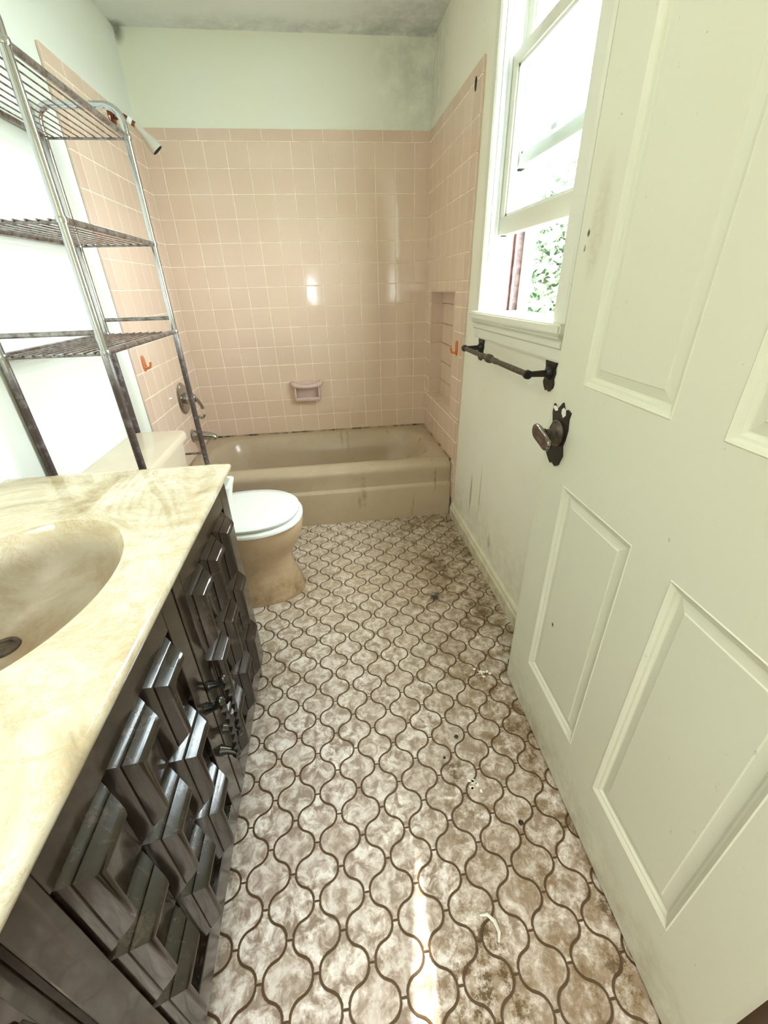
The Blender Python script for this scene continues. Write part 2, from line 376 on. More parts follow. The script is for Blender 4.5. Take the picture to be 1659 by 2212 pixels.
# ------------------------------------------------------------------ structure
floor = struct('floor', B((WL-0.1, RT, -3.02, 0.1, -0.05, -0.0016)), 'joint', 'beige vinyl floor of lantern shapes with dark brown joints', 'floor')
ceiling = struct('ceiling', B((WL-0.1, RT, -4.3, 0.12, H, H+0.08)), 'ceiling', 'greyish white ceiling with mildew along the far edge', 'ceiling')
wall_back = struct('wall_back', B((WL-0.1, RT, WB, WB+0.1, 0, H)), 'wall', 'far wall, pale plaster above pink tile', 'wall')
wall_left = struct('wall_left', B((WL-0.1, WL, -4.3, WB, 0, H)), 'wall_left', 'left wall, white paint behind the chrome rack', 'wall')
y0, y1, z0, z1 = WIN; n0, n1, q0, q1 = NI; ND = 1.560
bm = B((WR, RT, -4.3, y0, 0, H), (WR, RT, y0, y1, 0, z0-0.020), (WR, RT, y0, y1, z1, H), (WR, RT, y1, n0, 0, H),
       (WR, RT, n0, n1, 0, q0), (WR, RT, n0, n1, q1, H), (WR, RT, n1, WB, 0, H), (ND+0.006, RT, n0, n1, q0, q1))
wall_right = struct('wall_right', bm, 'wall_right', 'right wall, stained cream paint around the window', 'wall')
# hall behind the camera
struct('wall_near', B((WL, 0.18, -3.12, -3.02, 0, H), (0.18, WR, -3.12, -3.02, 2.06, H)), 'wall', 'wall around the doorway behind the camera', 'wall')
struct('floor_hall', B((WL-0.1, RT, -4.3, -3.02, -0.05, 0.0)), 'hallfloor', 'dark wooden hall floor behind the camera', 'floor')
# unseen hall end wall; its narrow gap is added to shape one sliver of sun
bm = bmesh.new()
gx, gz = 0.742, 1.19
ring_o = [(WL, 0), (RT, 0), (RT, H), (WL, H)]
ring_i = [(gx-0.032, gz-0.26), (gx+0.020, gz-0.22), (gx-0.004, gz-0.02), (gx-0.046, gz+0.26)]
ring_i = [(gx-0.050, gz-0.20), (gx+0.014, gz-0.20), (gx+0.006, gz+0.03), (gx-0.016, gz+0.21), (gx-0.044, gz+0.05)]
for yy in (-4.3, -4.26):
    vo = [bm.verts.new((a, yy, b)) for a, b in ring_o]; vi = [bm.verts.new((a, yy, b)) for a, b in ring_i]
    for k in range(4): bm.faces.new((vo[k], vo[(k+1) % 4], vi[(k+1) % 4 if k < 1 else (k+2) % 5], vi[k if k < 2 else (k+1) % 5])) if k != 1 else bm.faces.new((vo[1], vo[2], vi[3], vi[2], vi[1]))
struct('wall_hall_slit', bm, 'wall', 'unseen hall end wall with a slit added to shape the sun sliver', 'wall')
# dark jamb the door hangs on
bm = B((1.412, WR, -2.80, -2.655, 0, 2.07), (1.40, WR, -3.02, -2.80, 0, 2.07), bev=0.004)
struct('trim_1', bm, 'hallfloor', 'dark wooden door jamb beside the hinge edge of the door', 'trim')
# baseboard
bm = bmesh.new()
prism(bm, [(0, 0), (0.016, 0), (0.016, 0.052), (0.011, 0.062), (0.010, 0.072), (0.004, 0.080), (0, 0.080)], (WR, -2.655, 0), (-1, 0, 0), (0, 0, 1), (0, 1, 0), 1.92)
struct('baseboard_right', bm, 'baseboard', 'low cream baseboard with grime along the right wall', 'baseboard')

# ------------------------------------------------------------------ wall tiles: every tile a piece of its wall
_tm = {}
def tile_mesh(w, h, mat, kind='tile', d=0.009):
    key = (round(w, 4), round(h, 4), mat)
    if key in _tm: return _tm[key]
    g, b = 0.0014, 0.0022
    a, c = w/2-g, h/2-g
    vs = [(-a, -c, 0), (a, -c, 0), (a, c, 0), (-a, c, 0), (-a, -c, d-0.0016), (a, -c, d-0.0016), (a, c, d-0.0016), (-a, c, d-0.0016),
          (-a+b, -c+b, d), (a-b, -c+b, d), (a-b, c-b, d), (-a+b, c-b, d)]
    fs = [(0, 1, 5, 4), (1, 2, 6, 5), (2, 3, 7, 6), (3, 0, 4, 7), (4, 5, 9, 8), (5, 6, 10, 9), (6, 7, 11, 10), (7, 4, 8, 11), (8, 9, 10, 11)]
    me = bpy.data.meshes.new(kind); me.from_pydata(vs, [], fs); me.materials.append(M[mat])
    _tm[key] = me; return me
def put_tile(wall, cu, cv, w, h, plane, mat='tile', name='tile'):
    """plane: 'back' (u=x), 'left' / 'right' (u=y)"""
    me = tile_mesh(w, h, mat)
    d = 0.009
    if plane == 'back': R = Matrix(((1, 0, 0), (0, 0, -1), (0, 1, 0))); at = (cu, d, cv)
    elif plane == 'left': R = Matrix(((0, 0, 1), (1, 0, 0), (0, 1, 0))); at = (XL-d, cu, cv)
    else: R = Matrix(((0, 0, -1), (-1, 0, 0), (0, 1, 0))); at = (XR+d, cu, cv)
    o = piece(name, me, at, wall)
    j = lambda s: random.uniform(-s, s)
    o.rotation_euler = (R @ Matrix.Rotation(j(0.0015), 3, 'X') @ Matrix.Rotation(j(0.0015), 3, 'Y')).to_euler()
    return o
rows = [Z0-k*T for k in range(15)]           # 15 joints, 14 rows
xs = [XL] + [T*k for k in range(1, 14)] + [XR]
SOAP = (0.62, 0.79, 0.548, 0.665)
for r in range(14):
    for a, b in zip(xs, xs[1:]):
        z_lo = rows[r+1] if r < 13 else 0.326
        put_tile(wall_back, (a+b)/2, (rows[r]+z_lo)/2, b-a, rows[r]-z_lo, 'back')
cx = [XL, 0.0327+0.12]
while cx[-1] < XR-0.16: cx.append(cx[-1]+0.1545)
cx.append(XR)
for a, b in zip(cx, cx[1:]): put_tile(wall_back, (a+b)/2, (Z0+ZC)/2, b-a, ZC-Z0, 'back', 'cap', 'cap_tile')
ys = [-0.755+T*k for k in range(8)]; ys[-1] = 0.0
for r in range(14):
    z_lo = rows[r+1] if r < 13 else 0.326
    for a, b in zip(ys, ys[1:]): put_tile(wall_left, (a+b)/2, (rows[r]+z_lo)/2, b-a, rows[r]-z_lo, 'left')
    put_tile(wall_left, (YE-0.755)/2, (rows[r]+z_lo)/2, -0.755-YE, rows[r]-z_lo, 'left', 'cap', 'edge_tile')
for z_hi, z_lo in ((0.326, 0.218), (0.218, 0.110), (0.110, 0.002)):
    put_tile(wall_left, (YE-0.755)/2, (z_hi+z_lo)/2, -0.755-YE, z_hi-z_lo, 'left', 'cap', 'edge_tile')
for k in range(6):
    a = YE+k*(0.82/6); put_tile(wall_left, a+0.41/6, (Z0+ZC)/2, 0.82/6, ZC-Z0, 'left', 'cap', 'cap_tile')
obj('grout_bed', B((WL, XL-0.0012, YE+0.004, 0.009, 0.0, ZC-0.001)), 'grout', wall_left)
obj('grout_bed', B((XL-0.01, XR+0.01, 0.0012, WB, 0.30, ZC-0.001)), 'grout', wall_back)
# right wall: the outer edge leans a little, narrower towards the floor
def edge_y(z): return -0.742 - 0.078*(z/1.9)
yr = [-0.72+T*k for k in range(7)] + [0.0]
def slant_tile(z_hi, z_lo, yi=-0.72):
    g = 0.0014; bm = bmesh.new()
    prism(bm, [(edge_y(z_lo), z_lo+g), (yi-g, z_lo+g), (yi-g, z_hi-g), (edge_y(z_hi), z_hi-g)], (XR, 0, 0), (0, 1, 0), (0, 0, 1), (1, 0, 0), 0.0105)
    bmesh.ops.bevel(bm, geom=[e for e in bm.edges if all(abs(v.co.x-XR) < 1e-6 for v in e.verts)], offset=0.0018, segments=1, affect='EDGES')
    obj('edge_tile', bm, 'cap', wall_right)
def right_row(z_hi, z_lo):
    h = z_hi-z_lo; zc = (z_hi+z_lo)/2
    if z_lo >= q1-0.002 or z_hi <= q0+0.002: cols = list(zip(yr, yr[1:]))
    else: cols = [(yr[0], n0), (n1, -0.064), (-0.064, 0.0)]
    for a, b in cols:
        if b-a > 0.012: put_tile(wall_right, (a+b)/2, zc, b-a, h, 'right')
    slant_tile(z_hi, z_lo)
for r in range(14):
    hi, lo = rows[r], (rows[r+1] if r < 13 else 0.326)
    cut = [z for z in (q1, q0) if lo+0.004 < z < hi-0.004]
    zz = [hi]+cut+[lo]
    for a, b in zip(zz, zz[1:]): right_row(a, b)
for z_hi, z_lo in ((0.326, 0.218), (0.218, 0.110)):
    slant_tile(z_hi, z_lo, -0.70)
e0 = edge_y(1.88)
for k in range(6):
    w6 = -e0/6; put_tile(wall_right, e0+(k+0.5)*w6, (Z0+ZC)/2, w6, ZC-Z0, 'right', 'cap', 'cap_tile')
obj('grout_bed', B((XR+0.0012, WR, n1, 0.009, 0.30, ZC-0.002), (XR+0.0012, WR, n0, n1, 0.30, q0), (XR+0.0012, WR, n0, n1, q1, ZC-0.002)), 'grout', wall_right)
bm = bmesh.new(); prism(bm, [(edge_y(0.11)+0.004, 0.111), (n0, 0.111), (n0, ZC-0.002), (edge_y(ZC)+0.004, ZC-0.002)], (XR+0.0012, 0, 0), (0, 1, 0), (0, 0, 1), (1, 0, 0), WR-XR-0.0012); obj('grout_bed', bm, 'grout', wall_right)
# niche lining: back tiles and four reveals
nr = [q1-0.0]+[z for z in rows if q0+0.03 < z < q1-0.03]+[q0]
mid = [n0, -0.504, -0.396, -0.288, -0.18, n1]
for a, b in zip(nr, nr[1:]):
    for c0, c1 in zip(mid, mid[1:]):
        o = put_tile(wall_right, (c0+c1)/2, (a+b)/2, c1-c0, a-b, 'right'); place(o, (ND+0.002, (c0+c1)/2, (a+b)/2), wall_right)
    for side, yy in ((1, n1), (-1, n0)):
        bmr = bmesh.new(); box(bmr, XR-0.003, ND, yy-0.004, yy+0.004, b+0.0012, a-0.0012, bev=0.0015, seg=1)
        obj('reveal_tile', bmr, 'cap', wall_right)
for zz in (q0, q1):
    for c0, c1 in zip(mid, mid[1:]):
        bmr = bmesh.new(); box(bmr, XR-0.004, ND, c0+0.001, c1-0.001, zz-0.004, zz+0.004, bev=0.0015, seg=1)
        obj('reveal_tile', bmr, 'cap', wall_right)
bm = bmesh.new(); prism(bm, [(0.0105*math.cos(2*PI*k/16), 0.021*math.sin(2*PI*k/16)) for k in range(16)], (XR-0.0016, -0.746, 1.843), (0, 1, 0), (0, 0, 1), (1, 0, 0), 0.005); obj('curtain_rod_hole', bm, 'black', wall_right)['label'] = 'dark hole in the tile where a rod was fixed'
# mouldy caulk where the tub meets the tile
bm = B((XL, XR, -0.010, 0.001, 0.322, 0.338)); box(bm, XR-0.010, XR+0.001, -0.69, 0.0, 0.322, 0.337); box(bm, XL-0.001, XL+0.008, -0.69, 0.0, 0.322, 0.337)
CAULK = bm

# ------------------------------------------------------------------ floor lanterns
def lantern_mesh(inset, h):
    S = 0.0560; nk = 0.0065; r = 0.029; cxx = S-nk-r; pts = []
    q = [(cxx+r*math.cos(a), r*math.sin(a)) for a in [math.radians(75*k/5) for k in range(6)]]
    quarter = q + [(S-px, S-py) for px, py in q[::-1]][1:]
    # make the neck end at x = nk
    out = []
    for sx, sy, rev in ((1, 1, 0), (-1, 1, 1), (-1, -1, 0), (1, -1, 1)):
        seq = quarter[::-1] if rev else quarter
        out += [(sx*x, sy*y) for x, y in seq]
    clean = []
    for p in out:
        if not clean or (Vector(p)-Vector(clean[-1])).length > 1e-4: clean.append(p)
    if (Vector(clean[0])-Vector(clean[-1])).length < 1e-4: clean.pop()
    n = len(clean); off = []
    for i in range(n):
        a, b, c = Vector(clean[i-1]), Vector(clean[i]), Vector(clean[(i+1) % n])
        tn = (c-a).normalized(); off.append((b.x-tn.y*inset, b.y+tn.x*inset))
    inn = []
    for i in range(n):
        a, b, c = Vector(clean[i-1]), Vector(clean[i]), Vector(clean[(i+1) % n])
        tn = (c-a).normalized(); inn.append((b.x-tn.y*(inset+0.0012), b.y+tn.x*(inset+0.0012)))
    vs = [(x, y, -0.0016) for x, y in off]+[(x, y, 0.0) for x, y in inn]
    fs = [(i, (i+1) % n, n+(i+1) % n, n+i) for i in range(n)]+[tuple(range(n, 2*n))]
    return vs, fs
LV, LF = lantern_mesh(0.0027, 0.0016)
lme = bpy.data.meshes.new('lantern_tile'); lme.from_pydata(LV, [], LF); lme.materials.append(M['lantern'])
bmt = bmesh.new(); bmt.from_mesh(lme); bmesh.ops.triangulate(bmt, faces=[f for f in bmt.faces if len(f.verts) > 4], quad_method='BEAUTY', ngon_method='BEAUTY')
bmesh.ops.recalc_face_normals(bmt, faces=bmt.faces[:]); bmt.to_mesh(lme); bmt.free()
PX, PY = 0.1112, 0.1112; DX, DY = 0.7785, -2.2185
cells = []
for i in range(-8, 9):
    for j in range(-8, 17):
        for s in (0, 1):
            x = DX+PX/2+(i+0.5*s)*PX; y = DY+(j+0.5*s)*PY
            if 0.40 < x < 1.56 and -3.0 < y < -0.66: cells.append((x, y))
C0 = Vector(cam.location)
cells.sort(key=lambda c: (c[0] < 0.52 and c[1] < -1.74, c[0] > 1.42 and c[1] < -1.9, c[1] < -2.72, (Vector((c[0], c[1], 0))-C0).length))
rest = bmesh.new()
for k, (x, y) in enumerate(cells):
    if k < 300:
        o = piece('lantern_tile', lme, (x, y, 0), floor)
    else:
        vv = [rest.verts.new((x+a, y+b, c)) for a, b, c in LV]
        for f in LF: rest.faces.new([vv[i] for i in f])
if rest.verts:
    o = obj('lantern_tiles', rest, 'lantern', floor); o['kind'] = 'stuff'; o['label'] = 'remaining lantern shapes under the fixtures and by the tub'

# ------------------------------------------------------------------ bathtub
tub = thing('bathtub', 'tan enamelled bathtub along the far wall, stained and streaked', 'bathtub', (0.76, -0.36, 0))
TB = 0.330; bx0, bx1, by1 = XL+0.0015, XR-0.0015, -0.0015
bm = bmesh.new()
def tl(y0, z, r=0.004, dx=0.0): return rrect(bx0+dx, bx1-dx, y0, by1-dx, r, z, 14, 6)
rings = [tl(-0.716, 0.0), tl(-0.716, 0.186), tl(-0.713, 0.197), tl(-0.700, 0.206), tl(-0.699, 0.262), tl(-0.703, 0.285), tl(-0.699, 0.305), tl(-0.686, 0.320), tl(-0.664, 0.329, 0.006), tl(-0.640, TB, 0.008)]
def ti(x0, x1, y0, y1, r, z): return rrect(x0, x1, y0, y1, r, z, 14, 6)
rings += [ti(0.100, 1.430, -0.622, -0.072, 0.20, TB), ti(0.112, 1.418, -0.610, -0.085, 0.20, TB-0.006), ti(0.130, 1.400, -0.592, -0.102, 0.19, TB-0.028),
          ti(0.155, 1.365, -0.575, -0.120, 0.17, 0.22), ti(0.185, 1.310, -0.555, -0.140, 0.15, 0.12), ti(0.215, 1.255, -0.530, -0.160, 0.14, 0.075), ti(0.280, 1.190, -0.480, -0.215, 0.12, 0.060)]
loops(bm, rings, cap0=False, cap1=True)
obj('tub_shell', bm, 'tub', tub, smooth=50)
bm = bmesh.new(); lathe(bm, [(0.0, 0.004), (0.024, 0.004), (0.030, 0.0)], (0.36, -0.35, 0.0605), (0, 0, 1), 20); obj('drain', bm, 'bath_chrome', tub, smooth=40)
bm = bmesh.new(); lathe(bm, [(0.036, 0), (0.036, 0.004), (0.030, 0.009), (0.0, 0.010)], (0.150, -0.345, 0.235), (1, 0, 0.18), 22); obj('overflow_plate', bm, 'bath_chrome', tub, smooth=40)

obj('caulk', CAULK, 'caulk', tub)['label'] = 'brown mouldy caulk along the tiles'
# fittings on the left tiled wall
t_ = thing('tub_spout', 'chrome tub spout low on the tiled wall over the tub', 'spout', (XL, -0.328, 0.445))
bm = bmesh.new(); tube(bm, [(XL, -0.328, 0.450), (XL+0.01, -0.328, 0.450), (XL+0.05, -0.328, 0.449), (XL+0.095, -0.328, 0.444), (XL+0.122, -0.328, 0.435), (XL+0.130, -0.328, 0.424)], [0.033, 0.033, 0.026, 0.022, 0.020, 0.015], 18); obj('spout_body', bm, 'bath_chrome', t_, smooth=50)
bm = bmesh.new(); lathe(bm, [(0.038, 0), (0.038, 0.004), (0.030, 0.009)], (XL, -0.328, 0.450), (1, 0, 0), 20); obj('flange', bm, 'bath_chrome', t_, smooth=40)
t_ = thing('tub_valve', 'round chrome valve plate with lever handle on the tiled wall', 'faucet', (XL, -0.338, 0.665))
bm = bmesh.new(); lathe(bm, [(0.086, 0), (0.086, 0.004), (0.078, 0.011), (0.055, 0.013), (0.040, 0.016), (0.0, 0.018)], (XL, -0.338, 0.668), (1, 0, 0), 36); obj('escutcheon', bm, 'bath_chrome', t_, smooth=40)
bm = bmesh.new(); lathe(bm, [(0.030, 0.0), (0.032, 0.02), (0.026, 0.045), (0.020, 0.055), (0.0, 0.057)], (XL+0.015, -0.338, 0.668), (1, 0, 0), 22); obj('hub', bm, 'bath_chrome', t_, smooth=40)
bm = bmesh.new(); tube(bm, [(XL+0.055, -0.338, 0.668), (XL+0.072, -0.330, 0.655), (XL+0.083, -0.318, 0.625), (XL+0.086, -0.312, 0.602)], [0.013, 0.012, 0.009, 0.011], 12); obj('lever', bm, 'bath_chrome', t_, smooth=50)
t_ = thing('diverter_knob', 'small chrome diverter knob between valve plate and tub spout', 'knob', (XL, -0.210, 0.525))
bm = bmesh.new(); lathe(bm, [(0.022, 0), (0.022, 0.004), (0.010, 0.008), (0.008, 0.030)], (XL, -0.210, 0.528), (1, 0, 0), 18); obj('flange', bm, 'bath_chrome', t_, smooth=40)
bm = bmesh.new(); tube(bm, [(XL+0.022, -0.210, 0.528), (XL+0.040, -0.210, 0.522), (XL+0.052, -0.206, 0.527), (XL+0.056, -0.203, 0.540)], [0.009, 0.008, 0.008, 0.009], 10); obj('hooked_lever', bm, 'bath_chrome', t_, smooth=50)

t_ = thing('shower_head', 'old white plastic shower head on an arm above the tub', 'shower head', (XL, -0.335, 1.84))
bm = bmesh.new(); lathe(bm, [(0.036, 0), (0.035, 0.004), (0.024, 0.012), (0.012, 0.016), (0.0, 0.017)], (XL, -0.335, 1.845), (1, 0, 0), 24); o = obj('flange', bm, 'copper', t_, smooth=40); o['label'] = 'copper coloured wall flange'
P0, P1, P2 = Vector((XL+0.006, -0.335, 1.845)), Vector((0.078, -0.322, 1.852)), Vector((0.122, -0.305, 1.822))
bm = bmesh.new(); tube(bm, [P0, P0+(P1-P0)*0.6, P1, P1+(P2-P1)*0.35, P2], 0.0105, 12); obj('arm', bm, 'copper', t_, smooth=50)
bm = bmesh.new(); lathe(bm, [(0.0135, 0), (0.0145, 0.004), (0.0145, 0.014), (0.0135, 0.018)], P1+(P2-P1)*0.25, P2-P1, 18); o = obj('collar', bm, 'seat', t_, smooth=40); o['label'] = 'bright white collar'
hd = (Vector((0.178, -0.288, 1.748))-P2).normalized()
bm = bmesh.new(); lathe(bm, [(0.012, -0.012), (0.015, 0.0), (0.014, 0.022), (0.020, 0.045), (0.026, 0.066), (0.0285, 0.088), (0.027, 0.094), (0.023, 0.092), (0.0, 0.090)], P2, hd, 26); obj('head', bm, 'shower_white', t_, smooth=45)
bm = bmesh.new(); lathe(bm, [(0.0235, 0.0905), (0.0235, 0.0965), (0.018, 0.094), (0.0, 0.0935)], P2, hd, 24); o = obj('spray_face', bm, 'black', t_, smooth=30); o['label'] = 'dark open spray face'

# soap dish on the far wall
t_ = thing('soap_dish', 'mauve ceramic soap dish with grab bar on far tile wall', 'soap dish', (0.705, 0, 0.60))
bm = B((0.622, 0.788, -0.006, 0.004, 0.546, 0.664), bev=0.003); obj('back_plate', bm, 'soap', t_, smooth=40)
bm = B((0.626, 0.784, -0.050, 0.0, 0.546, 0.557), (0.626, 0.784, -0.052, -0.042, 0.550, 0.570), (0.624, 0.636, -0.046, 0, 0.55, 0.64), (0.774, 0.786, -0.046, 0, 0.55, 0.64), bev=0.004); obj('tray', bm, 'soap', t_, smooth=40)
bm = bmesh.new(); tube(bm, [(0.614, -0.002, 0.652), (0.617, -0.032, 0.652), (0.632, -0.046, 0.646), (0.67, -0.050, 0.640), (0.705, -0.051, 0.638), (0.74, -0.050, 0.640), (0.778, -0.046, 0.646), (0.793, -0.032, 0.652), (0.796, -0.002, 0.652)], [0.016, 0.015, 0.015, 0.013, 0.012, 0.013, 0.015, 0.015, 0.016], 14); obj('grab_bar', bm, 'soap', t_, smooth=50)

# stick-on hooks
def hook(x, y, z, s, label):
    t_ = thing('stick_on_hook', label, 'hook', (x, y, z-0.035), 'orange stick-on hooks')
    bm = bmesh.new()
    poly = [(math.cos(a)*0.017, math.sin(a)*0.034) for a in [2*PI*k/20 for k in range(20)]]
    prism(bm, poly, (x, y, z), (0, 1, 0), (0, 0, 1), (s, 0, 0), 0.006); obj('back_plate', bm, 'orange', t_, smooth=30)
    bm = bmesh.new(); tube(bm, [(x+s*0.004, y, z-0.016), (x+s*0.016, y, z-0.021), (x+s*0.027, y, z-0.016), (x+s*0.031, y, z-0.004), (x+s*0.032, y, z+0.004)], [0.006, 0.006, 0.0055, 0.005, 0.006], 10); obj('prong', bm, 'orange', t_, smooth=50)
hook(XL, -0.728, 0.913, 1, 'orange stick-on hook on left tile wall behind the rack')
hook(XR, -0.692, 0.912, -1, 'orange stick-on hook on right tile wall beside the niche')

# ------------------------------------------------------------------ toilet
YC = -1.250
toilet = thing('toilet', 'beige toilet with closed white seat between vanity and bathtub', 'toilet', (0.36, YC, 0))
def egg(xb, xf, hw, z, n=40, p=2.35, yc=YC):
    out = []
    xm = xb+(xf-xb)*0.52
    for k in range(n):
        a = 2*PI*k/n; c, s = math.cos(a), math.sin(a)
        ex = 2/p if c < 0 else 2/2.05
        x = xm+(xf-xm)*abs(c)**ex if c > 0 else xm-(xm-xb)*abs(c)**ex
        out.append((x, yc+math.copysign(abs(s)**(2/p), s)*hw, z))
    return out
bm = bmesh.new()
loops(bm, [egg(0.22, 0.662, 0.128, 0.0), egg(0.22, 0.664, 0.130, 0.012), egg(0.22, 0.655, 0.122, 0.05), egg(0.21, 0.632, 0.106, 0.12), egg(0.20, 0.622, 0.104, 0.18), egg(0.19, 0.640, 0.130, 0.225),
           egg(0.18, 0.668, 0.158, 0.270), egg(0.17, 0.686, 0.174, 0.315), egg(0.17, 0.692, 0.180, 0.350), egg(0.17, 0.688, 0.178, 0.366), egg(0.24, 0.640, 0.130, 0.368)], cap0=True, cap1=True)
obj('bowl', bm, 'bowl', toilet, smooth=60)
bm = bmesh.new()
def tk(x0, x1, y0, y1, r, z): return rrect(x0, x1, y0, y1, r, z, 6, 6)
loops(bm, [tk(0.045, 0.205, YC-0.205, YC+0.205, 0.03, 0.366), tk(0.040, 0.215, YC-0.215, YC+0.215, 0.035, 0.39), tk(0.034, 0.226, YC-0.232, YC+0.232, 0.035, 0.650)], cap0=True, cap1=True)
obj('tank', bm, 'tank', toilet, smooth=40)
bm = bmesh.new()
loops(bm, [tk(0.026, 0.234, YC-0.243, YC+0.243, 0.035, 0.650), tk(0.022, 0.240, YC-0.248, YC+0.248, 0.036, 0.654), tk(0.022, 0.240, YC-0.248, YC+0.248, 0.036, 0.674), tk(0.025, 0.236, YC-0.244, YC+0.244, 0.036, 0.681), tk(0.036, 0.224, YC-0.232, YC+0.232, 0.03, 0.683)], cap0=True, cap1=True)
obj('tank_lid', bm, 'tank', toilet, smooth=40)
bm = bmesh.new(); lathe(bm, [(0.012, 0), (0.012, 0.008), (0.007, 0.016)], (0.226, YC-0.17, 0.60), (1, 0, 0), 14); tube(bm, [(0.245, YC-0.17, 0.60), (0.249, YC-0.14, 0.597), (0.249, YC-0.105, 0.592)], [0.006, 0.006, 0.008], 10); obj('flush_lever', bm, 'bath_chrome', toilet, smooth=40)
bm = bmesh.new()
loops(bm, [egg(0.272, 0.686, 0.178, 0.3665), egg(0.270, 0.694, 0.185, 0.372), egg(0.270, 0.694, 0.185, 0.381), egg(0.273, 0.688, 0.180, 0.387), egg(0.33, 0.63, 0.120, 0.3935)], cap0=True, cap1=True)
obj('seat', bm, 'seat', toilet, smooth=50)
bm = bmesh.new()
loops(bm, [egg(0.272, 0.670, 0.172, 0.3945), egg(0.270, 0.681, 0.179, 0.398), egg(0.270, 0.682, 0.180, 0.406), egg(0.276, 0.672, 0.172, 0.413), egg(0.31, 0.62, 0.135, 0.4165), egg(0.40, 0.50, 0.04, 0.418)], cap0=True, cap1=True)
obj('lid', bm, 'seat', toilet, smooth=50)
for s in (-1, 1):
    bm = bmesh.new(); tube(bm, [(0.268, YC+s*0.055, 0.384), (0.268, YC+s*0.095, 0.384)], 0.014, 12); box(bm, 0.250, 0.284, YC+s*0.075-0.018, YC+s*0.075+0.018, 0.366, 0.384, bev=0.003); obj('hinge', bm, 'seat', toilet, smooth=40)

# ------------------------------------------------------------------ chrome over-toilet rack
rack = thing('storage_rack', 'tarnished chrome wire shelf rack standing over the toilet tank', 'rack', (0.155, -1.28, 0))
RY0, RY1, RX0, RX1 = -1.575, -0.985, 0.0345, 0.280; PR = 0.0105
for yy, nm in ((RY0, 'near'), (RY1, 'far')):
    z_top = 1.700; rc = 0.045; pts = [(RX0, yy, 0.0)] + [(RX0, yy, z) for z in (0.5, 1.0, 1.4, z_top-rc)]
    pts += [(RX0+rc-rc*math.cos(a), yy, z_top-rc+rc*math.sin(a)) for a in [PI/2*k/6 for k in range(1, 7)]]
    pts += [(RX1-rc+rc*math.sin(a), yy, z_top-rc+rc*math.cos(a)) for a in [PI/2*k/6 for k in range(0, 7)]]
    pts += [(RX1, yy, z) for z in (1.4, 1.0, 0.5, 0.0)]
    bm = bmesh.new(); tube(bm, pts, PR, 14); obj('end_frame', bm, 'chrome', rack, smooth=50)
    for z, nm2 in ((1.105, 'side_stretcher'), (0.568, 'side_stretcher')):
        bm = bmesh.new(); tube(bm, [(RX0, yy, z), (RX1, yy, z)], 0.0065 if z > 1 else 0.005, 10); obj(nm2, bm, 'dullchrome', rack, smooth=50)
def sleeve(x, yy, z): 
    bm = bmesh.new(); lathe(bm, [(0.0125, -0.006), (0.0135, 0), (0.0125, 0.006)], (x, yy, z), (0, 0, 1), 14); return bm
for z in (1.625, 1.340, 1.057):
    sh = obj('shelf', (lambda bm: (tube(bm, [(RX1, RY0, z), (RX1, RY1, z)], 0.0080, 10), bm)[1])(bmesh.new()), 'dullchrome', rack, smooth=50)
    bm = bmesh.new(); tube(bm, [(RX0, RY0, z), (RX0, RY1, z)], 0.0080, 10); obj('back_bar', bm, 'dullchrome', sh, smooth=50)
    for yy in (RY0, RY1):
        bm = bmesh.new(); tube(bm, [(RX0, yy, z-0.004), (RX1, yy, z-0.004)], 0.0035, 8); obj('end_rail', bm, 'dullchrome', sh, smooth=50)
    for k in range(1, 10):
        xw = RX0+(RX1-RX0)*k/10
        bm = bmesh.new(); tube(bm, [(xw, RY0-0.006, z+0.001), (xw, RY1+0.006, z+0.001)], 0.0022, 6); obj('wire', bm, 'dullchrome', sh, smooth=50)
    for x in (RX0, RX1):
        for yy in (RY0, RY1): obj('sleeve', sleeve(x, yy, z), 'chrome', sh, smooth=40)
for x in (RX0, RX1):
    for yy in (RY0, RY1):
        bm = bmesh.new(); lathe(bm, [(0.014, 0.0), (0.014, 0.018), (0.0115, 0.022)], (x, yy, 0), (0, 0, 1), 14); obj('foot', bm, 'black', rack, smooth=40)

